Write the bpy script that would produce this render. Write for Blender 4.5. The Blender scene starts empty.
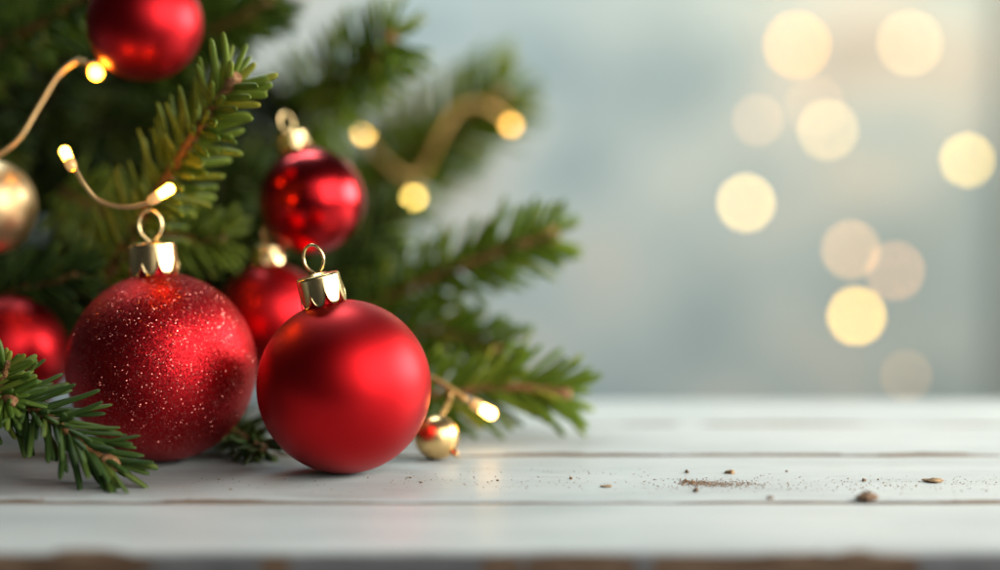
import bpy, bmesh, math, random
import numpy as np
from mathutils import Vector, Matrix

S = bpy.context.scene
COL = S.collection
# ------------------------------------------------------------------ camera
H = 0.122            # camera height above the table top (m)
FPX = 1944.0         # focal length in photo pixels (photo is 1000 px wide)
PITCH = math.atan((285 - 170) / FPX)
cam_d = bpy.data.cameras.new('camera')
cam = bpy.data.objects.new('camera', cam_d)
COL.objects.link(cam)
cam.location = (0, 0, H)
cam.rotation_euler = (math.pi / 2 - PITCH, 0, 0)
cam_d.sensor_width = 36
cam_d.lens = FPX * 36 / 1000
cam_d.clip_start = 0.02
cam_d.clip_end = 60
cam_d.dof.use_dof = True
cam_d.dof.focus_distance = 0.768
cam_d.dof.aperture_fstop = 2.1
S.camera = cam
# ------------------------------------------------------------------ world
w = bpy.data.worlds.new('World')
S.world = w
w.use_nodes = True
w.node_tree.nodes['Background'].inputs[0].default_value = (0.55, 0.66, 0.74, 1)
w.node_tree.nodes['Background'].inputs[1].default_value = 0.045
# ------------------------------------------------------------------ lamps
def area(name, loc, target, size, power, color, size_y=None):
    d = bpy.data.lights.new(name, 'AREA')
    d.energy = power
    d.color = color
    d.size = size
    if size_y:
        d.shape = 'RECTANGLE'
        d.size_y = size_y
    o = bpy.data.objects.new(name, d)
    COL.objects.link(o)
    o.location = loc
    v = Vector(target) - Vector(loc)
    o.rotation_euler = v.to_track_quat('-Z', 'Y').to_euler()
    return o

area('window_light', (0.84, 0.10, 0.54), (-0.10, 0.88, 0.08), 1.08, 16.5, (1.0, 0.955, 0.90), 1.0)
area('side_fill_light', (0.95, 1.02, 0.36), (-0.08, 1.0, 0.16), 0.7, 21.0, (1.0, 0.97, 0.90), 0.45)  # added fill lamp to brighten the right-hand sprigs, not a real window
area('front_fill_light', (0.55, -0.7, 0.95), (-0.1, 0.95, 0.12), 1.3, 4.5, (1.0, 0.96, 0.88))  # unseen fill added near the camera to lift the foliage
area('wall_wash_light', (-0.6, 2.4, 2.4), (-0.1, 4.2, 0.1), 1.4, 100, (0.80, 0.965, 1.0))
area('wall_warm_light', (1.05, 3.05, 1.25), (0.80, 4.2, 0.62), 0.6, 39, (1.0, 0.72, 0.42))
# ------------------------------------------------------------------ colour management
S.view_settings.view_transform = 'Standard'
S.view_settings.look = 'None'
S.view_settings.exposure = 0
S.view_settings.gamma = 1
S.render.engine = 'CYCLES'
S.cycles.use_denoising = True
S.cycles.use_adaptive_sampling = False
S.cycles.max_bounces = 7
S.cycles.caustics_reflective = False
S.cycles.caustics_refractive = False
S.cycles.sample_clamp_indirect = 4.0

# ------------------------------------------------------------------ helpers
FWD = Vector((0, math.cos(PITCH), -math.sin(PITCH)))
UPV = Vector((0, math.sin(PITCH), math.cos(PITCH)))
RGT = Vector((1, 0, 0))
def at(px, py, z):
    """photo pixel + distance along the view axis -> world point"""
    return Vector((0, 0, H)) + z * (FWD + (px - 500) / FPX * RGT + (285 - py) / FPX * UPV)
def on_table(px, py, height=0.0):
    """photo pixel -> world point at a height above the table top"""
    d = FWD + (px - 500) / FPX * RGT + (285 - py) / FPX * UPV
    return Vector((0, 0, H)) + d * ((height - H) / d.z)

def tag(o, label, cat, group=None, kind=None):
    o['label'] = label
    o['category'] = cat
    if group: o['group'] = group
    if kind: o['kind'] = kind
    return o
def thing(name, loc, label, cat, group=None):
    o = bpy.data.objects.new(name, None)
    o.empty_display_size = 0.01
    COL.objects.link(o)
    o.location = loc
    return tag(o, label, cat, group)
def mesh_obj(name, verts, faces, m, parent=None, smooth=True, origin=None):
    """verts in world space; stored relative to the parent's (or origin's) location"""
    base = Vector((0, 0, 0))
    if origin is not None: base = Vector(origin)
    v = np.asarray([tuple(p) for p in verts], dtype=float) if not isinstance(verts, np.ndarray) else verts
    root = parent
    off = base.copy()
    if parent is not None:
        q = parent
        off = Vector((0, 0, 0))
        while q is not None:
            off += q.location
            q = q.parent
    v = v - np.array(off)
    me = bpy.data.meshes.new(name)
    me.from_pydata(v.tolist(), [], faces if isinstance(faces, list) else faces.tolist())
    me.update()
    if smooth:
        me.polygons.foreach_set('use_smooth', [True] * len(me.polygons))
    me.materials.append(m)
    o = bpy.data.objects.new(name, me)
    COL.objects.link(o)
    if parent is not None:
        o.parent = parent
    else:
        o.location = base
    return o

class MB:
    def __init__(s): s.v = []; s.f = []
    def add(s, v, f):
        n = len(s.v); s.v += [tuple(p) for p in v]; s.f += [tuple(i + n for i in q) for q in f]
def smooth_path(pts, n=10):
    """Catmull-Rom through points"""
    P = [Vector(p) for p in pts]
    P = [2 * P[0] - P[1]] + P + [2 * P[-1] - P[-2]]
    out = []
    for i in range(1, len(P) - 2):
        a, b, c, d = P[i - 1], P[i], P[i + 1], P[i + 2]
        for k in range(n):
            t = k / n
            out.append(0.5 * ((2 * b) + (c - a) * t + (2 * a - 5 * b + 4 * c - d) * t * t + (3 * b - a - 3 * c + d) * t ** 3))
    out.append(P[-2])
    return out
def frames(path):
    T = []
    for i in range(len(path)):
        t = path[min(i + 1, len(path) - 1)] - path[max(i - 1, 0)]
        T.append(t.normalized())
    n = T[0].orthogonal().normalized()
    N = [n]
    for i in range(1, len(path)):
        n = N[-1] - T[i] * N[-1].dot(T[i])
        n = n.normalized() if n.length > 1e-9 else T[i].orthogonal().normalized()
        N.append(n)
    return T, N
def tube(mb, path, rad, sides=10, closed=False, cap=True):
    """rad: number or function of t in 0..1"""
    m = len(path)
    T, N = frames(path)
    vs, fs = [], []
    for i, p in enumerate(path):
        r = rad(i / (m - 1)) if callable(rad) else rad
        B = T[i].cross(N[i])
        for k in range(sides):
            a = 2 * math.pi * k / sides
            vs.append(p + r * (math.cos(a) * N[i] + math.sin(a) * B))
    rings = m if closed else m - 1
    for i in range(rings):
        j = (i + 1) % m
        for k in range(sides):
            k2 = (k + 1) % sides
            fs.append((i * sides + k, i * sides + k2, j * sides + k2, j * sides + k))
    if cap and not closed:
        fs.append(tuple(range(sides - 1, -1, -1)))
        fs.append(tuple((m - 1) * sides + k for k in range(sides)))
    mb.add(vs, fs)
def lathe(mb, profile, origin, axis, sides=48):
    """profile: list of (r, h) along axis"""
    A = Vector(axis).normalized(); N = A.orthogonal().normalized(); B = A.cross(N)
    vs, fs = [], []
    for (r, h) in profile:
        for k in range(sides):
            a = 2 * math.pi * k / sides
            vs.append(Vector(origin) + A * h + r * (math.cos(a) * N + math.sin(a) * B))
    for i in range(len(profile) - 1):
        for k in range(sides):
            k2 = (k + 1) % sides
            fs.append((i * sides + k, i * sides + k2, (i + 1) * sides + k2, (i + 1) * sides + k))
    mb.add(vs, fs)
def sphere_profile(r, n=40, a0=-90, a1=90):
    out = []
    for i in range(n + 1):
        a = math.radians(a0 + (a1 - a0) * i / n)
        out.append((max(r * math.cos(a), 1e-5), r * math.sin(a)))
    return out

# ------------------------------------------------------------------ materials
def mat(name, color, rough=0.5, metal=0.0, **kw):
    m = bpy.data.materials.new(name)
    m.use_nodes = True
    b = m.node_tree.nodes['Principled BSDF']
    b.inputs['Base Color'].default_value = (*color, 1)
    b.inputs['Roughness'].default_value = rough
    b.inputs['Metallic'].default_value = metal
    for k, v in kw.items():
        b.inputs[k].default_value = v
    return m
def nd(m, t, **kw):
    n = m.node_tree.nodes.new(t)
    for k, v in kw.items(): setattr(n, k, v)
    return n
def lk(m, a, b): m.node_tree.links.new(a, b)
def bsdf(m): return m.node_tree.nodes['Principled BSDF']
def ramp(m, stops, interp='LINEAR'):
    n = nd(m, 'ShaderNodeValToRGB')
    n.color_ramp.interpolation = interp
    e = n.color_ramp.elements
    while len(e) < len(stops): e.new(0.5)
    for i, (p, c) in enumerate(stops):
        e[i].position = p
        e[i].color = (*c, 1) if len(c) == 3 else c
    return n
def math_n(m, op, a=None, b=None, **kw):
    n = nd(m, 'ShaderNodeMath', operation=op)
    for i, x in enumerate((a, b)):
        if x is None: continue
        if isinstance(x, (int, float)): n.inputs[i].default_value = x
        else: lk(m, x, n.inputs[i])
    return n.outputs[0]
def mixc(m, fac, a, b):
    n = nd(m, 'ShaderNodeMix', data_type='RGBA')
    for s, x in ((n.inputs[0], fac), (n.inputs[6], a), (n.inputs[7], b)):
        if isinstance(x, (int, float)): s.default_value = x
        elif isinstance(x, tuple): s.default_value = (*x, 1)
        else: lk(m, x, s)
    return n.outputs[2]
def noise(m, vec, scale, detail=4, rough=0.5):
    n = nd(m, 'ShaderNodeTexNoise')
    n.inputs['Scale'].default_value = scale
    n.inputs['Detail'].default_value = detail
    n.inputs['Roughness'].default_value = rough
    if vec is not None: lk(m, vec, n.inputs['Vector'])
    return n
def mapping(m, scale=(1, 1, 1), loc=(0, 0, 0), src='Object'):
    tc = nd(m, 'ShaderNodeTexCoord')
    mp = nd(m, 'ShaderNodeMapping')
    mp.inputs['Scale'].default_value = scale
    mp.inputs['Location'].default_value = loc
    lk(m, tc.outputs[src], mp.inputs['Vector'])
    return mp.outputs[0]
def bump(m, height, strength, dist, normal_to=None):
    n = nd(m, 'ShaderNodeBump')
    n.inputs['Strength'].default_value = strength
    n.inputs['Distance'].default_value = dist
    lk(m, height, n.inputs['Height'])
    lk(m, n.outputs[0], normal_to or bsdf(m).inputs['Normal'])
    return n

def red_bauble(name, color, rough, coat=0.0, grain=0.0):
    m = mat(name, color, rough, 1.0)
    b = bsdf(m)
    b.inputs['Coat Weight'].default_value = coat
    b.inputs['Coat Roughness'].default_value = rough
    v = mapping(m)
    n = noise(m, v, 60, 3)
    r = nd(m, 'ShaderNodeMapRange')
    r.inputs[3].default_value = rough - 0.03
    r.inputs[4].default_value = rough + 0.03
    lk(m, n.outputs[0], r.inputs[0])
    lk(m, r.outputs[0], b.inputs['Roughness'])
    if grain:
        g = noise(m, v, 2600, 2)
        bump(m, g.outputs[0], grain, 0.0002)
    return m
RED_SATIN = red_bauble('satin_red', (0.55, 0.006, 0.010), 0.43, 0.13, 0.10)
RED_GLOSS = red_bauble('glossy_red', (0.52, 0.005, 0.010), 0.24, 0.25)
RED_SOFT = red_bauble('soft_red', (0.48, 0.005, 0.010), 0.41, 0.22)

def glitter_mat():
    m = mat('glitter_red', (0.5, 0.01, 0.03), 0.4, 1.0)
    b = bsdf(m)
    v = mapping(m)
    geo = nd(m, 'ShaderNodeNewGeometry')
    def cells(scale, amp):
        vo = nd(m, 'ShaderNodeTexVoronoi')
        vo.inputs['Scale'].default_value = scale
        lk(m, v, vo.inputs['Vector'])
        sub = nd(m, 'ShaderNodeVectorMath', operation='SUBTRACT')
        lk(m, vo.outputs['Color'], sub.inputs[0]); sub.inputs[1].default_value = (0.5, 0.5, 0.5)
        sc = nd(m, 'ShaderNodeVectorMath', operation='SCALE')
        lk(m, sub.outputs[0], sc.inputs[0]); sc.inputs['Scale'].default_value = amp
        return vo, sc.outputs[0]
    vo1, o1 = cells(3000, 0.42)
    vo2, o2 = cells(2250, 1.6)
    # sparse silver flakes: only some of the larger cells, and only their middle
    wn = nd(m, 'ShaderNodeTexWhiteNoise', noise_dimensions='3D')
    lk(m, vo2.outputs['Color'], wn.inputs['Vector'])
    pick = math_n(m, 'GREATER_THAN', wn.outputs['Value'], 0.66)
    mid = math_n(m, 'LESS_THAN', vo2.outputs['Distance'], 0.36)
    fl = math_n(m, 'MULTIPLY', pick, mid)
    mv = nd(m, 'ShaderNodeMix', data_type='VECTOR')
    lk(m, fl, mv.inputs[0]); lk(m, o1, mv.inputs[4]); lk(m, o2, mv.inputs[5])
    ad = nd(m, 'ShaderNodeVectorMath', operation='ADD')
    lk(m, geo.outputs['Normal'], ad.inputs[0]); lk(m, mv.outputs[1], ad.inputs[1])
    no = nd(m, 'ShaderNodeVectorMath', operation='NORMALIZE')
    lk(m, ad.outputs[0], no.inputs[0])
    lk(m, no.outputs[0], b.inputs['Normal'])
    c1 = ramp(m, [(0.0, (0.42, 0.006, 0.012)), (1.0, (0.66, 0.024, 0.03))])
    sx = nd(m, 'ShaderNodeSeparateColor'); lk(m, vo1.outputs['Color'], sx.inputs[0])
    lk(m, sx.outputs[1], c1.inputs[0])
    lk(m, mixc(m, fl, c1.outputs[0], (0.86, 0.30, 0.25)), b.inputs['Base Color'])
    rr = nd(m, 'ShaderNodeMix', data_type='FLOAT')
    lk(m, fl, rr.inputs[0]); rr.inputs[2].default_value = 0.40; rr.inputs[3].default_value = 0.22
    lk(m, rr.outputs[0], b.inputs['Roughness'])
    return m
RED_GLITTER = glitter_mat()

def gold_mat(name, color, rough):
    m = mat(name, color, rough, 1.0)
    v = mapping(m)
    n = noise(m, v, 500, 3)
    bump(m, n.outputs[0], 0.08, 0.0003)
    return m
GOLD_CAP = gold_mat('champagne_gold', (0.86, 0.64, 0.31), 0.27)
GOLD_WIRE = gold_mat('gold_wire', (0.85, 0.68, 0.42), 0.26)
GOLD_BALL = gold_mat('matte_gold', (0.80, 0.58, 0.31), 0.42)
GOLD_SHINY = gold_mat('shiny_gold', (0.86, 0.58, 0.25), 0.29)
def cord_mat():
    m = mat('gold_cord', (0.56, 0.33, 0.10), 0.38, 0.55)
    v = mapping(m)
    wv = nd(m, 'ShaderNodeTexWave'); wv.inputs['Scale'].default_value = 260
    lk(m, v, wv.inputs['Vector'])
    bump(m, wv.outputs[0], 0.5, 0.0004)
    return m
CORD = cord_mat()

def needle_mat(name, dark, light, tipc, trans=0.22):
    m = mat(name, light, 0.48)
    b = bsdf(m)
    b.inputs['Specular IOR Level'].default_value = 0.3
    geo = nd(m, 'ShaderNodeNewGeometry')
    c = ramp(m, [(0.0, dark), (0.55, light), (0.9, tipc), (1.0, (tipc[0] * 1.5, tipc[1] * 1.15, tipc[2]))])
    lk(m, geo.outputs['Random Per Island'], c.inputs[0])
    v = mapping(m)
    n = noise(m, v, 900, 2)
    mx = nd(m, 'ShaderNodeMix', data_type='RGBA', blend_type='MULTIPLY')
    mx.inputs[0].default_value = 0.5
    lk(m, c.outputs[0], mx.inputs[6]); lk(m, n.outputs['Color'], mx.inputs[7])
    hs = nd(m, 'ShaderNodeHueSaturation'); hs.inputs['Saturation'].default_value = 1.0
    bc = c.outputs[0]
    lk(m, bc, b.inputs['Base Color'])
    bump(m, n.outputs[0], 0.12, 0.0004)
    tr = nd(m, 'ShaderNodeBsdfTranslucent')
    lk(m, bc, tr.inputs['Color'])
    ms = nd(m, 'ShaderNodeMixShader'); ms.inputs[0].default_value = trans
    out = m.node_tree.nodes['Material Output']
    lk(m, b.outputs[0], ms.inputs[1]); lk(m, tr.outputs[0], ms.inputs[2]); lk(m, ms.outputs[0], out.inputs[0])
    return m
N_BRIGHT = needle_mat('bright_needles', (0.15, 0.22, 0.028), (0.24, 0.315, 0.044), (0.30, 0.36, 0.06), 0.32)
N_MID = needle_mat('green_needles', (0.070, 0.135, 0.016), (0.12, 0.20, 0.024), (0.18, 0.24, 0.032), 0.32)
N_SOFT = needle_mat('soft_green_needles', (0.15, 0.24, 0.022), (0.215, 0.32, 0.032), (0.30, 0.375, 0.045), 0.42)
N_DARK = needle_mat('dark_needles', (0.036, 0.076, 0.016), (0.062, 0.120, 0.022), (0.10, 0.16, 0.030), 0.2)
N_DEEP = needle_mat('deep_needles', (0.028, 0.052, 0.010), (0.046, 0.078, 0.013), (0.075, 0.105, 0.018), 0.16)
def bark_mat(name, a, bcol):
    m = mat(name, a, 0.75)
    v = mapping(m)
    n = noise(m, v, 450, 5, 0.6)
    c = ramp(m, [(0.35, a), (0.65, bcol)])
    lk(m, n.outputs[0], c.inputs[0]); lk(m, c.outputs[0], bsdf(m).inputs['Base Color'])
    bump(m, n.outputs[0], 0.7, 0.0012)
    return m
BARK = bark_mat('twig_bark', (0.16, 0.066, 0.022), (0.36, 0.17, 0.055))
BARK_DARK = bark_mat('dark_bark', (0.05, 0.028, 0.014), (0.11, 0.06, 0.028))
BUD = bark_mat('bud_wood', (0.22, 0.085, 0.035), (0.46, 0.25, 0.11))

def lamp_mat(name, color, strength):
    m = bpy.data.materials.new(name); m.use_nodes = True
    b = bsdf(m)
    b.inputs['Base Color'].default_value = (0.9, 0.85, 0.7, 1)
    b.inputs['Roughness'].default_value = 0.3
    b.inputs['Emission Color'].default_value = (*color, 1)
    b.inputs['Emission Strength'].default_value = strength
    return m

# ------------------------------------------------------------------ the wall behind
def wall_mat():
    m = mat('painted_wall', (0.4, 0.45, 0.47), 0.85)
    v = mapping(m, (0.9, 1.0, 1.35), (6.4, 1.3, 2.2))
    n = noise(m, v, 2.1, 2, 0.45)
    c = ramp(m, [(0.34, (0.24, 0.33, 0.385)), (0.46, (0.37, 0.46, 0.50)), (0.54, (0.49, 0.51, 0.50)), (0.61, (0.39, 0.395, 0.39)), (0.70, (0.33, 0.345, 0.35))])
    lk(m, n.outputs[0], c.inputs[0])
    v2 = mapping(m, (1, 1, 1), (9, 2, 4))
    n2 = noise(m, v2, 26, 5, 0.6)
    c2 = ramp(m, [(0.3, (0.86, 0.86, 0.86)), (0.7, (1.06, 1.06, 1.06))])
    lk(m, n2.outputs[0], c2.inputs[0])
    mx = nd(m, 'ShaderNodeMix', data_type='RGBA', blend_type='MULTIPLY'); mx.inputs[0].default_value = 1
    lk(m, c.outputs[0], mx.inputs[6]); lk(m, c2.outputs[0], mx.inputs[7])
    lk(m, mx.outputs[2], bsdf(m).inputs['Base Color'])
    bump(m, n2.outputs[0], 0.3, 0.004)
    return m
WALL_Y = 4.2
def box_mesh(x0, x1, y0, y1, z0, z1):
    v = [(x0, y0, z0), (x1, y0, z0), (x1, y1, z0), (x0, y1, z0), (x0, y0, z1), (x1, y0, z1), (x1, y1, z1), (x0, y1, z1)]
    f = [(0, 3, 2, 1), (4, 5, 6, 7), (0, 1, 5, 4), (1, 2, 6, 5), (2, 3, 7, 6), (3, 0, 4, 7)]
    return v, f
v, f = box_mesh(-5, 5, WALL_Y, WALL_Y + 0.12, -1.6, 3.4)
wall = mesh_obj('wall', v, f, wall_mat(), smooth=False)
wall['kind'] = 'structure'
p_ = at(1012, 300, 4.05)
v, f = box_mesh(p_.x, p_.x + 0.30, p_.y, p_.y + 0.13, -1.6, 3.4)
post = mesh_obj('pillar', v, f, mat('post_paint', (0.26, 0.30, 0.29), 0.6), smooth=False)
post['kind'] = 'structure'
post['label'] = 'blurred dark green grey post at the photo edge'
wall['label'] = 'blurred blue grey painted wall behind the table'

# ------------------------------------------------------------------ the table
def plank_mat(seed, half, first=False):
    m = mat('white_painted_plank', (0.72, 0.73, 0.72), 0.34)
    bsdf(m).inputs['Specular IOR Level'].default_value = 0.28
    b = bsdf(m)
    R = random.Random(seed)
    off = (R.uniform(-9, 9), R.uniform(-9, 9), R.uniform(-9, 9))
    vg = mapping(m, (5, 70, 70), off)          # grain runs along x
    grain = noise(m, vg, 7, 5, 0.6)
    vb = mapping(m, (3, 9, 9), off)
    blot = noise(m, vb, 3.0, 4, 0.55)
    base = ramp(m, [(0.25, (0.37, 0.40, 0.40)), (0.5, (0.46, 0.495, 0.49)), (0.75, (0.52, 0.54, 0.53))])
    lk(m, blot.outputs[0], base.inputs[0])
    g2 = ramp(m, [(0.30, (0.80, 0.79, 0.77)), (0.48, (1, 1, 1))])
    lk(m, grain.outputs[0], g2.inputs[0])
    mx = nd(m, 'ShaderNodeMix', data_type='RGBA', blend_type='MULTIPLY'); mx.inputs[0].default_value = 0.9
    lk(m, base.outputs[0], mx.inputs[6]); lk(m, g2.outputs[0], mx.inputs[7])
    # speckles of grime caught in the paint
    vs = mapping(m, (1, 1.6, 1), off)
    sp = noise(m, vs, 620, 2, 0.5)
    vs2 = noise(m, vs, 22, 3, 0.5)
    spm = math_n(m, 'GREATER_THAN', math_n(m, 'ADD', sp.outputs[0], math_n(m, 'MULTIPLY', vs2.outputs[0], 0.32)), 0.885)
    col = mixc(m, math_n(m, 'MULTIPLY', spm, 0.42), mx.outputs[2], (0.20, 0.15, 0.11))
    # worn paint along the plank edges: bare wood shows
    tc = nd(m, 'ShaderNodeTexCoord'); sep = nd(m, 'ShaderNodeSeparateXYZ')
    lk(m, tc.outputs['Object'], sep.inputs[0])
    d = math_n(m, 'SUBTRACT', half, math_n(m, 'ABSOLUTE', sep.outputs['Y']))     # metres from the edge
    ve = mapping(m, (14, 60, 60), off)
    en = noise(m, ve, 2.2, 6, 0.62)
    ve2 = mapping(m, (5.5, 5, 5), (off[1], off[2], off[0]))
    en2 = noise(m, ve2, 2.0, 2, 0.5)
    reach = math_n(m, 'MULTIPLY', math_n(m, 'SUBTRACT', math_n(m, 'ADD', math_n(m, 'MULTIPLY', en.outputs[0], 0.6), math_n(m, 'MULTIPLY', en2.outputs[0], 1.0)), 0.90 if first else 0.74), 0.017 if first else 0.020)
    worn = math_n(m, 'GREATER_THAN', math_n(m, 'MAXIMUM', reach, 0.0 if first else 0.0012), d)
    wood = noise(m, vg, 12, 5, 0.6)
    wc = ramp(m, [(0.3, (0.07, 0.04, 0.024)), (0.5, (0.15, 0.095, 0.058)), (0.75, (0.26, 0.19, 0.13))])
    lk(m, wood.outputs[0], wc.inputs[0])
    if first:      # shade on the front board's face and lip, painted in as darker grey
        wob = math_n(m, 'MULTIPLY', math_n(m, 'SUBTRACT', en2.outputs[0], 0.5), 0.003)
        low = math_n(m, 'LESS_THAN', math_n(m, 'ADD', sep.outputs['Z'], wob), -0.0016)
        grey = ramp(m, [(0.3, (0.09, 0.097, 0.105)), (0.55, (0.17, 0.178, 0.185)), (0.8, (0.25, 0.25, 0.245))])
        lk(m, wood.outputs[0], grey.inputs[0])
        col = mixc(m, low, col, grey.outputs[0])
    lk(m, mixc(m, worn, col, wc.outputs[0]), b.inputs['Base Color'])
    rr = nd(m, 'ShaderNodeMix', data_type='FLOAT')
    lk(m, worn, rr.inputs[0]); rr.inputs[2].default_value = 0.40; rr.inputs[3].default_value = 0.8
    lk(m, rr.outputs[0], b.inputs['Roughness'])
    hsum = math_n(m, 'SUBTRACT', math_n(m, 'ADD', grain.outputs[0], math_n(m, 'MULTIPLY', sp.outputs[0], 0.25)), math_n(m, 'MULTIPLY', worn, 0.5))
    bump(m, hsum, 0.5, 0.0009)
    return m

table = thing('plank_table', (0, 0.8, -0.02), 'white painted wooden table of worn planks with brown chipped edges', 'table')
def plank(y0, y1, seed, x0=-0.95, x1=0.95):
    """one board: rounded, slightly wavering long edges"""
    R = random.Random(seed)
    t = 0.022; n = 240; rb = 0.0028
    ph = [R.uniform(0, 6.28) for _ in range(8)]
    def wav(x, k):
        return 0.00035 * math.sin(23 * x + ph[k]) + 0.00025 * math.sin(71 * x + ph[k + 1]) + 0.0002 * math.sin(190 * x + ph[k + 2])
    prof = []
    for a in range(0, 91, 15):
        prof.append(('lo', rb - rb * math.sin(math.radians(a)), -rb + rb * math.cos(math.radians(a))))
    lo = [(o, z) for (_, o, z) in prof][::-1]           # starts on the front face, climbs to the top
    mid = [(y0 + (y1 - y0) * k / 6) for k in range(1, 6)]
    vs, fs = [], []
    for i in range(n + 1):
        x = x0 + (x1 - x0) * i / n
        row = [(x, y0 + wav(x, 0), -t)]
        for (o, z) in lo: row.append((x, y0 + wav(x, 0) + o, z))
        for ym in mid: row.append((x, ym, 0.00012 * math.sin(9 * x + ym * 80)))
        for (o, z) in lo[::-1]: row.append((x, y1 - wav(x, 4) - o, z))
        row.append((x, y1 - wav(x, 4), -t))
        m_ = len(row)
        vs += row
    for i in range(n):
        for k in range(m_ - 1):
            fs.append((i * m_ + k, (i + 1) * m_ + k, (i + 1) * m_ + k + 1, i * m_ + k + 1))
        fs.append((i * m_ + m_ - 1, (i + 1) * m_ + m_ - 1, (i + 1) * m_, i * m_))
    fs.append(tuple(range(m_)))
    fs.append(tuple(n * m_ + k for k in range(m_ - 1, -1, -1)))
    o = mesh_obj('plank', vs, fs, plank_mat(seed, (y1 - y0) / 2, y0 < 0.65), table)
    # put the plank's own origin at its middle so the wear follows its edges
    me = o.data
    c = Vector((0, (y0 + y1) / 2, 0))
    world = Vector((0, 0.8, -0.02))
    me.transform(Matrix.Translation(world - c))
    o.location = c - world
    return o
YS = [on_table(500, 550).y, on_table(500, 502).y, on_table(500, 455).y, on_table(500, 424.5).y, on_table(500, 400).y]
GAP = [0, 0.0040, 0.0036, 0.0016, 0]
for i in range(4):
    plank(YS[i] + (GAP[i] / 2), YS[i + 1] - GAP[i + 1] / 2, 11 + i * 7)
v, f = box_mesh(-0.93, 0.93, YS[0] + 0.02, YS[-1] - 0.02, -0.06, -0.0225)
mesh_obj('frame', v, f, BARK_DARK, table, smooth=False)

# ------------------------------------------------------------------ baubles
def bauble_axis(tilt, toward=0.0):
    """tilt in degrees clockwise in the picture, toward = lean to the camera"""
    a, b = math.radians(tilt), math.radians(toward)
    up = Vector((0, 0, 1)); fr = Vector((0, -1, 0))
    return (up * math.cos(a) * math.cos(b) + RGT * math.sin(a) * math.cos(b) + fr * math.sin(b)).normalized()
def make_bauble(name, c, r, axis, m, label, group=None, capm=GOLD_CAP, spin=0.0, petals=9, loop_turn=0.0, cap_scale=1.0):
    t = thing(name, c, label, 'bauble', group)
    mb = MB()
    prof = sphere_profile(r, 64)
    lathe(mb, prof, c, axis, 96)
    mesh_obj('ball', mb.v, mb.f, m, t)
    # cap: a scalloped metal collar
    A = Vector(axis).normalized()
    # frame whose first axis looks right in the picture
    N = (RGT - A * RGT.dot(A)).normalized(); B = A.cross(N)
    cr = 0.25 * r * cap_scale
    top = 1.315 * r
    n = petals * 16
    vs, fs = [], []
    rows = 9
    th = 0.00045
    def collar(rad_off, flip):
        base = len(vs)
        for j in range(rows):
            u = j / (rows - 1)
            for k in range(n):
                a = 2 * math.pi * k / n + spin
                ph = (k / n * petals) % 1.0
                edge = abs(2 * ph - 1)                 # 1 at a notch, 0 at a petal's middle
                drop = 0.150 * r * (1 - edge ** 3.0) + 0.160 * r
                fl = 1 + 0.06 * u ** 1.8
                hh = top - 0.035 * r - drop * u
                vs.append(Vector(c) + A * hh + (cr * fl + rad_off) * (math.cos(a) * N + math.sin(a) * B))
        for j in range(rows - 1):
            for k in range(n):
                k2 = (k + 1) % n
                q = (base + j * n + k, base + j * n + k2, base + (j + 1) * n + k2, base + (j + 1) * n + k)
                fs.append(q if not flip else q[::-1])
        return base
    b0 = collar(0, True); b1 = collar(-th, False)
    for k in range(n):
        k2 = (k + 1) % n
        fs.append((b0 + (rows - 1) * n + k, b0 + (rows - 1) * n + k2, b1 + (rows - 1) * n + k2, b1 + (rows - 1) * n + k))
    # rounded shoulder and lid
    lid = MB(); lid.v = [tuple(p) for p in vs]; lid.f = fs
    sh = []
    for q in range(0, 7):
        a = math.radians(q * 15)
        sh.append((cr - 0.035 * r * (1 - math.cos(a)), top - 0.035 * r + 0.035 * r * math.sin(a)))
    sh += [(cr * 0.45, top + 0.006 * r), (cr * 0.40, top + 0.02 * r), (cr * 0.2, top + 0.024 * r), (1e-5, top + 0.024 * r)]
    lathe(lid, sh, c, A, 72)
    neck = [(cr * 0.80, 0.90 * r), (cr * 0.80, top - 0.04 * r)]
    cap = mesh_obj('cap', lid.v, lid.f, capm, t)
    # neck of the ball inside the collar
    nk = MB(); lathe(nk, neck, c, A, 48)
    mesh_obj('neck', nk.v, nk.f, m, t)
    # hanging loop
    lt = math.radians(loop_turn)
    L = N * math.cos(lt) + B * math.sin(lt)
    pts = []
    hw, hh = 0.120 * r * cap_scale, 0.165 * r * cap_scale
    cen = Vector(c) + A * (top + 0.185 * r * cap_scale)
    for k in range(37):
        a = math.radians(-90 + 14 + (360 - 28) * k / 36)
        x = math.cos(a) * hw; y = math.sin(a) * hh
        if y < 0: x *= 1 - 0.35 * (y / hh) ** 2
        pts.append(cen + L * x + A * y)
    pts = [cen - A * (hh * 1.28) + L * hw * 0.16] + pts + [cen - A * (hh * 1.28) - L * hw * 0.16]
    lb = MB(); tube(lb, pts, 0.0175 * r * cap_scale, 12)
    mesh_obj('loop', lb.v, lb.f, capm, t)
    return t
def rest_depth(py, rpx):
    """distance at which a ball of rpx pixels, centred at row py, touches the table"""
    return H / (rpx / FPX + math.sin(PITCH) - (285 - py) / FPX * math.cos(PITCH))

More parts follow.
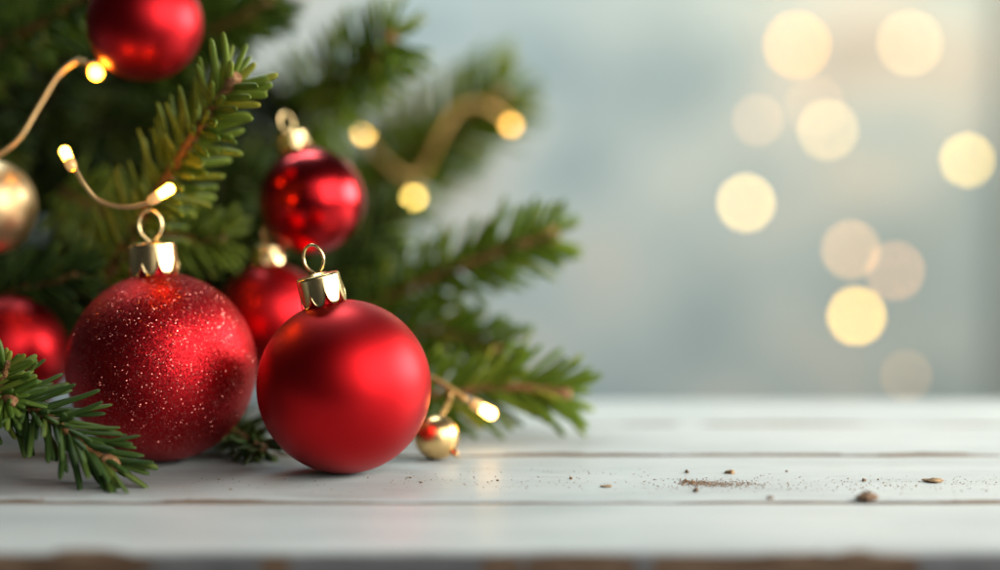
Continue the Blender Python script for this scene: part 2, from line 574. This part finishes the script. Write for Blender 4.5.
Z1 = rest_depth(367, 94.5); Z2 = rest_depth(386.5, 87)
def ballpx(px, py, rpx, z): return at(px, py, z), rpx * z / FPX
c, r = ballpx(161.5, 367, 94.5, Z1)
make_bauble('red_bauble', c, r, bauble_axis(-4.5, -3), RED_GLITTER,
            'large red glitter bauble standing on the white planks, gold cap upright', 'red baubles', spin=0.22, loop_turn=12)
c, r = ballpx(344, 386.5, 87.2, Z2)
make_bauble('red_bauble', c, r, bauble_axis(-13, 1), RED_SATIN,
            'smooth satin red bauble on the table front, cap leaning back to one side', 'red baubles', spin=0.1, loop_turn=-14)
c, r = ballpx(312, 201, 53.5, 0.885)
make_bauble('red_bauble', c, r, bauble_axis(-18, -4), RED_GLOSS,
            'shiny red bauble hanging above the satin one, with tilted gold cap', 'red baubles', spin=0.5, loop_turn=40, cap_scale=1.22)
c, r = ballpx(271, 318, 55, 0.885)
make_bauble('red_bauble', c, r, bauble_axis(-2, 0), RED_SOFT,
            'blurred red bauble half hidden in the gap between two larger baubles', 'red baubles', spin=0.3, loop_turn=60, cap_scale=1.15)
c, r = ballpx(145, 23, 58, 0.845)
make_bauble('red_bauble', c, r, bauble_axis(14, -20), RED_SOFT,
            'red bauble at the very top among dark fir twigs, above a lit bulb', 'red baubles', loop_turn=30)
c, r = ballpx(8, 355, 60, 0.868)
make_bauble('red_bauble', c, r, bauble_axis(-55, -25), RED_SOFT,
            'dull red bauble cut by the photo edge, beside the glitter bauble', 'red baubles', loop_turn=30)
c, r = ballpx(-11, 207, 48, 0.85)
make_bauble('gold_bauble', c, r, bauble_axis(-40, -20), GOLD_BALL,
            'matte gold bauble cut by the photo edge, hanging in dark fir', None, loop_turn=30)
# small shiny gold ball lying behind the satin one
zg = rest_depth(437.5, 22.5)
c, r = ballpx(437, 437.5, 22.5, zg)
gb = make_bauble('gold_bauble', c, r, bauble_axis(128, 28), GOLD_SHINY,
                 'tiny shiny gold bauble lying on the planks behind the satin red bauble', None, cap_scale=0.62)

# ------------------------------------------------------------------ fir twigs
def needle_batch(bases, dirs, flats, lens, widths, bends, sides=6, lod=0):
    """numpy batch of needles: flattened, blunt, slightly bent rods"""
    if lod == 0:
        ts = np.array([0.0, 0.05, 0.16, 0.40, 0.66, 0.86, 0.95, 0.99])
        ws = np.array([0.42, 0.55, 0.86, 1.0, 1.0, 0.90, 0.66, 0.30])
    else:
        ts = np.array([0.0, 0.15, 0.5, 0.85, 1.0])
        ws = np.array([0.45, 0.85, 1.0, 0.85, 0.3])
    n = len(bases); m = len(ts)
    side = np.cross(dirs, flats); side /= np.linalg.norm(side, axis=1)[:, None]
    up = np.cross(side, dirs)
    ang = 2 * np.pi * np.arange(sides) / sides
    ca, sa = np.cos(ang), np.sin(ang) * 0.50
    P = bases[:, None, :] + dirs[:, None, :] * (lens[:, None] * ts[None, :])[:, :, None] + up[:, None, :] * (bends[:, None] * lens[:, None] * ts[None, :] ** 2)[:, :, None]
    W = (widths[:, None] * ws[None, :])[:, :, None, None] * 0.5
    V = P[:, :, None, :] + W * (ca[None, None, :, None] * side[:, None, None, :] + sa[None, None, :, None] * up[:, None, None, :])
    V = V.reshape(n, m * sides, 3)
    f = []
    for i in range(m - 1):
        for k in range(sides):
            k2 = (k + 1) % sides
            f.append([i * sides + k, i * sides + k2, (i + 1) * sides + k2, (i + 1) * sides + k])
    f = np.array(f)
    F = (f[None] + (np.arange(n) * m * sides)[:, None, None]).reshape(-1, 4)
    caps = [[int(j * m * sides + (m - 1) * sides + k) for k in range(sides)] for j in range(n)]
    return V.reshape(-1, 3), F, caps
def needles_on(path, R, per_m, nl, nw, up=Vector((0, 0, 1)), a_base=68, a_tip=30, comb=0.6, tip_burst=9, jitter=0.18, start=0.0, droop=0.0, lod=0):
    """needle arrays for one twig path; comb = 1 lays them flat to both sides, 0 all round"""
    T, N = frames(path)
    seg = [0.0]
    for i in range(1, len(path)): seg.append(seg[-1] + (path[i] - path[i - 1]).length)
    total = seg[-1]
    cnt = int(total * per_m)
    out = []
    def sample(s):
        j = max(k for k in range(len(seg)) if seg[k] <= s + 1e-12)
        j = min(j, len(path) - 2)
        u = (s - seg[j]) / max(seg[j + 1] - seg[j], 1e-9)
        return path[j].lerp(path[j + 1], u), T[j].lerp(T[j + 1], u).normalized()
    phi = R.uniform(0, 6.28)
    for i in range(cnt):
        s = total * (start + (1 - start) * (i + R.random()) / cnt)
        p, t = sample(min(s, total * 0.9999))
        phi += 2.39996
        lat = t.cross(up)
        lat = lat.normalized() if lat.length > 1e-5 else t.orthogonal().normalized()
        nup = lat.cross(t).normalized()
        x, y = math.cos(phi), math.sin(phi)
        y = y * (1 - comb) + comb * 0.30
        rad = (lat * x + nup * y)
        if rad.length < 0.05: continue
        rad.normalize()
        u = s / total
        ang = math.radians(a_base + (a_tip - a_base) * u ** 2.2 + R.gauss(0, 6))
        d = (t * math.cos(ang) + rad * math.sin(ang) + Vector((R.gauss(0, 1), R.gauss(0, 1), R.gauss(0, 1))) * jitter * 0.5 - Vector((0, 0, droop))).normalized()
        fl = (nup + rad * 0.3 + Vector((R.gauss(0, .3), R.gauss(0, .3), R.gauss(0, .3)))).normalized()
        if abs(fl.dot(d)) > 0.95: fl = lat
        l = nl * R.uniform(0.78, 1.08) * (1.0 - 0.30 * u ** 5)
        out.append((p + rad * 0.0006, d, fl, l, nw * R.uniform(0.85, 1.12), R.gauss(0.05, 0.07)))
    p, t = path[-1], T[-1]
    for i in range(tip_burst):
        a = i * 2.39996; lat = t.orthogonal().normalized(); b = t.cross(lat)
        rad = lat * math.cos(a) + b * math.sin(a)
        ang = math.radians(R.uniform(14, 46))
        d = (t * math.cos(ang) + rad * math.sin(ang)).normalized()
        out.append((p - t * R.uniform(0.001, 0.004), d, rad, nl * R.uniform(0.5, 0.85), nw * 0.95, R.gauss(0.0, 0.05)))
    return out
def needles_ranked(path, R, spacing, nl, nw, up, a_base, a_tip, tip_burst, jitter=0.12, start=0.0, under=0.35, over=0.22, spread=22):
    """needles in two combed rows either side of the twig, plus a few above and below"""
    T, N = frames(path)
    seg = [0.0]
    for i in range(1, len(path)): seg.append(seg[-1] + (path[i] - path[i - 1]).length)
    total = seg[-1]
    def sample(s):
        s = min(max(s, 0), total * 0.9999)
        j = min(max(k for k in range(len(seg)) if seg[k] <= s + 1e-12), len(path) - 2)
        u = (s - seg[j]) / max(seg[j + 1] - seg[j], 1e-9)
        return path[j].lerp(path[j + 1], u), T[j].lerp(T[j + 1], u).normalized()
    out = []
    def one(s, elev, side, k=1.0, da=0.0):
        p, t = sample(s)
        lat = t.cross(up).normalized(); nup = lat.cross(t).normalized()
        e = math.radians(elev + R.gauss(0, 7))
        rad = lat * side * math.cos(e) + nup * math.sin(e)
        u = s / total
        ang = math.radians(a_base + (a_tip - a_base) * u ** 2 + da + R.gauss(0, 4.5))
        d = t * math.cos(ang) + rad * math.sin(ang)
        d = (d + Vector((R.gauss(0, 1), R.gauss(0, 1), R.gauss(0, 1))) * jitter * 0.35).normalized()
        fl = (nup + Vector((R.gauss(0, .25), R.gauss(0, .25), R.gauss(0, .25)))).normalized()
        if abs(fl.dot(d)) > 0.9: fl = lat
        l = nl * R.uniform(0.80, 1.06) * k * (1.0 - 0.22 * u ** 4)
        out.append((p + rad * 0.0010, d, fl, l, nw * R.uniform(0.86, 1.12), R.gauss(0.03, 0.06)))
    s = total * start; i = 0
    while s < total - 0.001:
        for side in (-1, 1):
            one(s + R.uniform(-.3, .3) * spacing, (spread if (i % 2) else -spread * 0.7), side)
            if R.random() < under: one(s + R.uniform(-.5, .5) * spacing, -58, side, 0.9)
            if R.random() < over: one(s + R.uniform(-.5, .5) * spacing, 58, side, 0.62, -14)
        s += spacing; i += 1
    p, t = path[-1], T[-1]
    lat = t.cross(up).normalized(); nup = lat.cross(t).normalized()
    for i in range(tip_burst):
        a = (i / max(tip_burst - 1, 1) - 0.5) * 1.15 + R.gauss(0, .06)
        d = (t * math.cos(a) + lat * math.sin(a) + nup * R.uniform(-0.45, 0.1)).normalized()
        out.append((p - t * R.uniform(0.003, 0.006), d, nup, nl * R.uniform(0.5, 0.7), nw * 0.95, R.gauss(0.0, 0.05)))
    return out
def pack(lst, sides=6, lod=0):
    b = np.array([tuple(x[0]) for x in lst]); d = np.array([tuple(x[1]) for x in lst]); fl = np.array([tuple(x[2]) for x in lst])
    return needle_batch(b, d, fl, np.array([x[3] for x in lst]), np.array([x[4] for x in lst]), np.array([x[5] for x in lst]), sides, lod)
def mesh_needles(name, lst, m, parent, lod=0):
    V, F, caps = pack(lst, 6 if lod == 0 else 5, lod)
    return mesh_obj(name, V, F.tolist() + caps, m, parent)
def twig_tube(mb, path, r0, r1, R, sides=9):
    ph = R.uniform(0, 6)
    tube(mb, path, lambda t: (r0 + (r1 - r0) * t) * (1 + 0.10 * math.sin(t * 70 + ph) + 0.07 * math.sin(t * 163 + ph)), sides)
def fir_sprig(pts, label, m, seed, nl=0.026, nw=0.003, spacing=0.0026, r0=0.0022, r1=0.0015, a_base=54, a_tip=36,
              up=Vector((0, 0, 1)), bud=True, jitter=0.15, group='fir sprigs', start=0.0, bark=BARK, tip_burst=4, bud_r=1.35, under=0.5, over=0.22, spread=22):
    R = random.Random(seed)
    path = smooth_path(pts, 10)
    t = thing('fir_sprig', path[0], label, 'fir sprig', group)
    lst = needles_ranked(path, R, spacing, nl, nw, up, a_base, a_tip, tip_burst, jitter, start, under, over, spread)
    tw = MB(); twig_tube(tw, path, r0, r1, R)
    # small needle scars along the bark
    T, N = frames(path)
    for i in range(int(60)):
        j = R.randrange(1, len(path) - 1); a = R.uniform(0, 6.28)
        rr = r0 + (r1 - r0) * j / len(path)
        o_ = path[j] + (N[j] * math.cos(a) + T[j].cross(N[j]) * math.sin(a)) * rr * 0.95
        lathe(tw, sphere_profile(rr * 0.33, 4), o_, T[j], 6)
    mesh_obj('twig', tw.v, tw.f, bark, t)
    mesh_needles('needles', lst, m, t)
    if bud:
        bd = MB(); d = (path[-1] - path[-2]).normalized(); k = r1 * bud_r
        lathe(bd, [(k * .8, -k * 1.6), (k * 1.05, -k), (k * 1.15, 0), (k * 1.0, k * .8), (k * .72, k * 1.15), (k * .55, k * 1.0), (1e-5, k * .9)], path[-1], d, 12)
        mesh_obj('bud', bd.v, bd.f, BUD, t)
    return t
CAMUP = Vector((0, -1, 0.15)).normalized()       # lay the comb open to the viewer
# A: bright sprig, upper middle-left
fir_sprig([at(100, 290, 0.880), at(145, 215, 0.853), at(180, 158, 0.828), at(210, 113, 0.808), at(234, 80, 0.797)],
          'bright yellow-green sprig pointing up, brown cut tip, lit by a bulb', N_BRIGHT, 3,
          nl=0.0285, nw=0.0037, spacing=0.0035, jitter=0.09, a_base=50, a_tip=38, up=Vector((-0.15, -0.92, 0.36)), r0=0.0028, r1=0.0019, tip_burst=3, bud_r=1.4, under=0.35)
# B: sprig lying on the planks in front
fir_sprig([at(-50, 398, 0.782), at(10, 402, 0.772), at(50, 419, 0.759), at(84, 445, 0.750), at(112, 464, 0.745)],
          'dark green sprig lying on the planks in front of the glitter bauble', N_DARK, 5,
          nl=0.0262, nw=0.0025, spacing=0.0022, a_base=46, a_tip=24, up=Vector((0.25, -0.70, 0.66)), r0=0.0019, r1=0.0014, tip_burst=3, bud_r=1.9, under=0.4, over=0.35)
fir_sprig([at(-70, 350, 0.776), at(-36, 376, 0.768), at(-8, 392, 0.760), at(12, 401, 0.754)],
          'short lighter green sprig at the photo edge in front of the dull red bauble', N_MID, 8,
          nl=0.0195, nw=0.0028, spacing=0.0026, a_base=62, a_tip=45, up=Vector((0.2, -0.8, 0.5)), r0=0.0019, r1=0.0014, tip_burst=5, over=0.5)
fir_sprig([at(-12, 425, 0.770), at(-4, 400, 0.765), at(3, 378, 0.762), at(9, 362, 0.760)],
          'short upright sprig at the very photo edge, needles fanned before the dull red bauble', N_MID, 61,
          nl=0.0165, nw=0.0026, spacing=0.0024, a_base=56, a_tip=36, up=Vector((0.1, -0.9, 0.3)), r0=0.0017, r1=0.0012, tip_burst=4, bud=False)
# C: upper middle, blurred
fir_sprig([at(200, 235, 1.20), at(280, 140, 1.11), at(342, 80, 1.02), at(391, 38, 0.955)],
          'blurred sprig rising steeply above the shiny red bauble', N_SOFT, 13,
          nl=0.040, nw=0.0036, spacing=0.0029, a_base=58, a_tip=46, up=CAMUP, tip_burst=3, r1=0.0021)
# D: top right, strongly blurred
fir_sprig([at(310, 245, 1.27), at(380, 190, 1.23), at(442, 135, 1.19), at(500, 96, 1.165)],
          'most blurred sprig, behind the blurred gold wire and its round lights', N_SOFT, 17,
          nl=0.048, nw=0.0044, spacing=0.0028, a_base=54, a_tip=42, up=CAMUP, tip_burst=5, r1=0.0028)
# E: right middle
fir_sprig([at(340, 322, 0.99), at(415, 285, 0.965), at(478, 260, 0.945), at(520, 245, 0.935), at(551, 235, 0.93)],
          'sprig reaching sideways over the wall, red-brown bud, above the lowest one', N_SOFT, 19,
          nl=0.030, nw=0.0033, spacing=0.0030, a_base=50, a_tip=42, up=CAMUP, tip_burst=3, r1=0.002, bud_r=1.7)
# F: lowest, resting on the table
fir_sprig([at(395, 398, 0.90), at(450, 394, 0.89), at(505, 387, 0.885), at(535, 389, 0.882), at(565, 394, 0.88)],
          'lowest sprig touching the planks beside the small lit bulb', N_SOFT, 23,
          nl=0.029, nw=0.0033, spacing=0.0029, a_base=44, a_tip=36, up=CAMUP, tip_burst=4, r1=0.0018, bud_r=1.4)
# G..: further sprigs round the pile
fir_sprig([at(300, 345, 1.02), at(360, 332, 0.99), at(410, 330, 0.97), at(462, 338, 0.95), at(498, 350, 0.935)],
          'sprig crossing just above the lowest one, half behind the satin bauble', N_SOFT, 29,
          nl=0.028, nw=0.0033, spacing=0.0028, a_base=50, a_tip=38, up=CAMUP, tip_burst=4)
fir_sprig([at(-60, 80, 0.95), at(0, 45, 0.92), at(50, 18, 0.90), at(95, -8, 0.88)],
          'dim sprig in the top corner beside the highest red bauble', N_MID, 31,
          nl=0.028, nw=0.0030, spacing=0.0026, up=CAMUP)
fir_sprig([at(130, 75, 1.02), at(185, 42, 0.99), at(235, 20, 0.97), at(268, 2, 0.96)],
          'blurred sprig at the top edge behind the bright yellow-green one', N_MID, 37,
          nl=0.029, nw=0.0031, spacing=0.0027, up=CAMUP, tip_burst=3)
fir_sprig([at(-60, 318, 0.90), at(-5, 298, 0.885), at(40, 284, 0.872), at(78, 276, 0.86)],
          'dark bluish sprig between the gold bauble and the dull red one', N_DARK, 41,
          nl=0.027, nw=0.0029, spacing=0.0026, a_base=40, a_tip=24, up=CAMUP, tip_burst=4)
fir_sprig([at(205, 420, 0.90), at(228, 430, 0.865), at(246, 440, 0.835), at(262, 449, 0.815)],
          'small dark sprig under the baubles, between the glitter and satin ones', N_DARK, 43,
          nl=0.020, nw=0.0026, spacing=0.0026, up=Vector((0, -0.4, 0.9)))
fir_sprig([at(60, 190, 0.95), at(120, 222, 0.91), at(180, 238, 0.89), at(222, 240, 0.88)],
          'shaded olive sprig below the bright one, behind the lit wire', N_BRIGHT, 47,
          nl=0.028, nw=0.0030, spacing=0.0027, a_base=52, up=CAMUP, tip_burst=4)
fir_sprig([at(280, 345, 1.05), at(318, 305, 1.04), at(352, 270, 1.03), at(385, 240, 1.02)],
          'soft sprig climbing behind the shiny bauble, below the round yellow lights', N_SOFT, 53,
          nl=0.027, nw=0.0033, spacing=0.0030, a_base=56, up=CAMUP, tip_burst=3)

# the dark mass of twigs behind
def fir_mass():
    R = random.Random(99)
    lst = []; tw = MB()
    spots = []
    for i in range(135):
        z = R.uniform(0.95, 1.30)
        px = R.uniform(-170, 290) - (40 if z < 1.0 else 0)
        py = R.uniform(-110, 440)
        if px > 215 and py < 130: px -= 130
        spots.append((px, py, z))
    for i in range(26):
        spots.append((R.uniform(235, 330), R.uniform(270, 420), R.uniform(0.98, 1.15)))
    for (px, py, z) in spots:
        p0 = at(px, py, z)
        ang = R.uniform(-0.5, 1.0)
        d = Vector((math.cos(ang), R.uniform(-0.7, 0.2), math.sin(ang))).normalized()
        L = R.uniform(0.06, 0.10)
        pts = [p0 - d * L * 0.5, p0 + Vector((0, 0, R.uniform(-.004, .006))), p0 + d * L * 0.5]
        if min(p.z for p in pts) < 0.018:
            k = 0.022 - min(p.z for p in pts)
            pts = [p + Vector((0, 0, k)) for p in pts]
        path = smooth_path(pts, 5)
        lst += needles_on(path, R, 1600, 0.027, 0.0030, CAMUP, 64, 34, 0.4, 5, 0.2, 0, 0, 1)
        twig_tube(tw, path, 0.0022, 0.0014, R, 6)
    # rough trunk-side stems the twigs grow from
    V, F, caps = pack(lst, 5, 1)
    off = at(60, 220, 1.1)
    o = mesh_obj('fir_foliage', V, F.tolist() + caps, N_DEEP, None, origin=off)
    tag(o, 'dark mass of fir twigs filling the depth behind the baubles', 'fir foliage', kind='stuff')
    mesh_obj('stems', tw.v, tw.f, BARK_DARK, o)
fir_mass()

# ------------------------------------------------------------------ string lights
LED = lamp_mat('warm_led', (1.0, 0.42, 0.020), 48)
LED_SMALL = lamp_mat('small_warm_led', (1.0, 0.50, 0.09), 22)
SOCKET = mat('clear_gold_socket', (0.75, 0.50, 0.22), 0.25, 0.3)
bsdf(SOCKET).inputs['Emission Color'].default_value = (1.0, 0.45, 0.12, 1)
bsdf(SOCKET).inputs['Emission Strength'].default_value = 0.45  # light the bulb would send through the plastic, given as its own glow
WIRE = mat('copper_gold_wire', (0.70, 0.46, 0.20), 0.32, 0.85)
def bulb_on(t, p, d, ln, r, m, socket=True, wire_m=None):
    """a capsule bulb at p pointing along d, with its socket behind"""
    d = Vector(d).normalized()
    mb = MB()
    prof = [(1e-5, -ln / 2)]
    for i in range(0, 7):
        a = math.radians(i * 15); prof.append((r * math.sin(a) * 0.85 + 1e-5, -ln / 2 + r * 0.5 * (1 - math.cos(a))))
    for i in range(0, 9):
        a = math.radians(i * 11.25); prof.append((r * math.cos(a) + 1e-6, ln / 2 - r + r * math.sin(a)))
    lathe(mb, prof, p, d, 24)
    b = mesh_obj('bulb', mb.v, mb.f, m, t)
    if socket:
        sb = MB()
        q = Vector(p) - d * (ln / 2)
        L = ln * 0.62
        lathe(sb, [(r * 0.4, -L), (r * 0.78, -L * 0.9), (r * 0.98, -L * 0.5), (r * 1.02, L * 0.04), (r * 0.92, L * 0.10), (r * 0.8, L * 0.05)], q, d, 20)
        so = mesh_obj('socket', sb.v, sb.f, SOCKET, t)
    return b
def wire(t, pts, r, m=WIRE):
    mb = MB(); tube(mb, smooth_path(pts, 10), r, 10)
    return mesh_obj('wire', mb.v, mb.f, m, t)

# front string
t = thing('string_lights', at(0, 157, 0.83), 'gold wire fairy lights with three small lit bulbs in the dark fir', 'string lights', 'fairy lights')
wire(t, [at(-40, 170, 0.835), at(-8, 158, 0.835), at(18, 140, 0.838), at(38, 108, 0.842), at(58, 76, 0.846), at(76, 62, 0.85), at(88, 63, 0.85)], 0.0011)
bulb_on(t, at(96, 73, 0.846), at(99, 82, 0.835) - at(92, 64, 0.85), 0.0062, 0.0030, LED)
wire(t, [at(76, 170, 0.801), at(84, 184, 0.80), at(97, 199, 0.80), at(114, 206, 0.80), at(132, 207, 0.80), at(149, 203, 0.80)], 0.00105)
bulb_on(t, at(66, 154, 0.803), at(60, 140, 0.805) - at(73, 168, 0.801), 0.0072, 0.0024, LED)
bulb_on(t, at(166, 191, 0.80), at(180, 182, 0.80) - at(152, 200, 0.80), 0.0078, 0.0024, LED)
# cord and bulb beside the satin bauble
t = thing('string_lights', at(430, 380, 0.85), 'gold cord with one white-hot bulb beside the satin bauble', 'string lights', 'fairy lights')
wire(t, [at(405, 372, 0.87), at(430, 378, 0.855), at(446, 386, 0.846), at(466, 400, 0.842)], 0.0014, CORD)
bulb_on(t, at(488, 412, 0.842), at(498, 418, 0.842) - at(474, 404, 0.842), 0.0078, 0.0026, LED_SMALL)
wire(t, [at(447, 387, 0.846), at(450, 397, 0.846), at(446, 408, 0.838), at(441, 416, 0.828)], 0.0013, CORD)
# blurred string further back
AMB = lamp_mat('amber_bulb', (1.0, 0.60, 0.14), 1)
def glow_mat(rgb, b_px, s_px):
    k = (b_px / s_px) ** 2
    return lamp_mat('warm_bulb', tuple(x for x in rgb), k)
t = thing('string_lights', at(395, 165, 1.2), 'blurred gold wire with three round yellow lights in front of soft fir', 'string lights', 'fairy lights')
for px, py, z, b, rgb in ((364, 133, 1.16, 29, (1.05, 0.62, 0.12)), (414, 197, 1.20, 31, (1.05, 0.70, 0.15)), (511, 125, 1.15, 29, (0.85, 0.42, 0.06))):
    s = 8.0; r = s / 2 * z / FPX
    bulb_on(t, at(px, py, z), (0.3, -0.6, -0.4), 2.0 * r, r, glow_mat(rgb, b, s), socket=False)
wire(t, [at(366, 138, 1.16), at(378, 155, 1.155), at(396, 172, 1.15), at(412, 178, 1.15), at(425, 168, 1.15), at(438, 140, 1.145), at(455, 112, 1.145), at(475, 104, 1.145), at(492, 110, 1.145), at(508, 121, 1.15)], 0.0021, CORD)
wire(t, [at(412, 178, 1.15), at(415, 186, 1.175), at(414, 192, 1.195)], 0.0022, CORD)
# light curtains in front of the wall: three hanging strings
def curtain(label, bulbs):
    z0 = bulbs[0][2]
    topp = at(bulbs[0][0], -220, z0)
    t = thing('string_lights', topp, label, 'string lights', 'light strings before the wall')
    pts = [topp]
    for px, py, z, b, rgb, s in bulbs:
        r = s / 2 * z / FPX
        p = at(px, py, z)
        bulb_on(t, p, (0, -0.5, -1), 2.0 * r, r, glow_mat(rgb, b, s), socket=False)
        pts.append(p + Vector((0, 0.004, 0.012)))
    wire(t, pts, 0.0007)
def zb(b): return min(0.768 / (1 - b / 84.0), 3.95)
def B_(px, py, b, rgb, s=9.0): return (px, py, zb(b), b, rgb, s)
curtain('hanging light string with a dim disc over a bright cream disc', [B_(758, 120, 52, (.15, .08, .03)), B_(746, 203, 59, (.52, .36, .12))])
curtain('hanging light string with the largest orange disc and four discs below', [B_(797, 45, 70, (.36, .16, .01)), B_(815, 105, 60, (.09, .05, .02)),
        B_(828, 130, 61, (.30, .20, .07)), B_(851, 250, 59, (.32, .17, .06)), B_(856.5, 316, 59, (.72, .45, .09))])
curtain('hanging light string nearest the photo edge, with four cream discs', [B_(910, 43, 66, (.26, .17, .06)), B_(967, 160, 55, (.58, .40, .10)),
        B_(895, 271, 59, (.27, .13, .05)), B_(906, 376, 52, (.10, .05, .01))])

# ------------------------------------------------------------------ crumbs of bark and soil on the planks
SOIL = bark_mat('soil', (0.07, 0.035, 0.016), (0.20, 0.105, 0.045))
DUST = bark_mat('bark_dust', (0.13, 0.062, 0.026), (0.30, 0.165, 0.07))
SOIL_LIGHT = bark_mat('bark_crumb', (0.20, 0.11, 0.05), (0.36, 0.23, 0.11))
def lump(mb, c, sx, sy, sz, R, sub=2):
    bm = bmesh.new()
    bmesh.ops.create_icosphere(bm, subdivisions=sub, radius=1.0)
    rot = Matrix.Rotation(R.uniform(0, 6.28), 3, 'Z')
    ph = [R.uniform(0, 6.28) for _ in range(6)]
    idx = {}
    vs = []
    for i, vv in enumerate(bm.verts):
        p = vv.co
        k = 1 + 0.22 * math.sin(3.1 * p.x + ph[0]) + 0.18 * math.sin(4.3 * p.y + ph[1]) + 0.16 * math.sin(5.7 * p.z + ph[2]) + 0.10 * math.sin(9 * (p.x + p.y) + ph[3])
        q = Vector((p.x * k * sx, p.y * k * sy, p.z * k * sz))
        q = rot @ q
        if q.z < -sz * 0.55: q.z = -sz * 0.55
        vs.append(Vector(c) + q + Vector((0, 0, sz * 0.5)))
        idx[vv] = i
    fs = [tuple(idx[x] for x in fc.verts) for fc in bm.faces]
    bm.free()
    mb.add(vs, fs)
def crumb(px, py, wpx, hpx, m, label, seed):
    R = random.Random(seed)
    p = on_table(px, py)
    k = p.y / FPX
    o = MB(); lump(o, (0, 0, 0), wpx * k / 2, wpx * k / 2.4, hpx * k / 1.6, R, 3)
    ob = mesh_obj('soil_crumb', [Vector(q) + p for q in o.v], o.f, m, None, origin=p)
    tag(ob, label, 'soil crumb', 'crumbs on the planks')
crumb(866, 500, 19, 9, SOIL, 'largest dark soil crumb, sitting on the plank gap', 1)
crumb(932, 482, 17, 4, SOIL_LIGHT, 'flat tan bark flake alone on the plank near the photo edge', 2)
crumb(730, 473, 13, 3.2, SOIL_LIGHT, 'flat bark flake just behind the brown dust trail', 3)
crumb(696, 492, 6.5, 4.5, SOIL, 'small dark crumb in front of the brown dust trail', 4)
crumb(770, 499, 6, 3.5, SOIL, 'small dark crumb at the gap between dust trail and largest crumb', 5)
crumb(687, 473, 4.5, 3.5, SOIL, 'tiny dark crumb behind the thick end of the dust trail', 6)
crumb(607, 487, 11, 2.0, SOIL_LIGHT, 'thin flat flake lying well before the dust trail, near the sprig', 7)
crumb(864, 481, 5.5, 2.2, SOIL, 'tiny brown crumb behind the largest one', 8)
def dust():
    R = random.Random(7)
    mb = MB()
    def one(px, py, s):
        p = on_table(px, py)
        lump(mb, p, s * R.uniform(.7, 1.3), s * R.uniform(.7, 1.3), s * R.uniform(.4, .8), R, 1)
    for i in range(900):                       # the dust trail
        x = R.triangular(676, 770, 696); y = 483.5 + (x - 690) * 0.018 + R.gauss(0, 1.7)
        one(x, y, R.choice([.00012, .00016, .0002, .00026]))
    for i in range(40):
        one(R.gauss(692, 9), R.gauss(482, 1.2), R.uniform(.0003, .0006))
    for i in range(520):                       # thin scatter to the side
        one(R.uniform(640, 1000), R.gauss(485, 4.5), R.choice([.0001, .00012, .00016, .00022, .0003]))
    for i in range(260):
        one(R.uniform(395, 660), R.gauss(481, 6), R.choice([.0001, .00014, .0002, .00028]))
    for i in range(110):
        one(R.uniform(180, 420), R.gauss(487, 6), R.choice([.0001, .00014, .0002, .0003]))
    for (x, y, s) in ((219, 480, .0007), (231, 490, .0006), (421, 483, .0006), (498, 481, .0007), (368, 478, .0004), (571, 479, .0007), (410, 478, .0005), (42, 499, .0006), (787, 472, .0006), (848, 479, .0005), (878, 480, .0005), (885, 486, .0004)):
        one(x, y, s)
    p0 = on_table(720, 484)
    o = mesh_obj('dust', mb.v, mb.f, DUST, None, origin=p0)
    tag(o, 'brown bark dust and specks scattered over the white planks', 'dust', kind='stuff')
dust()
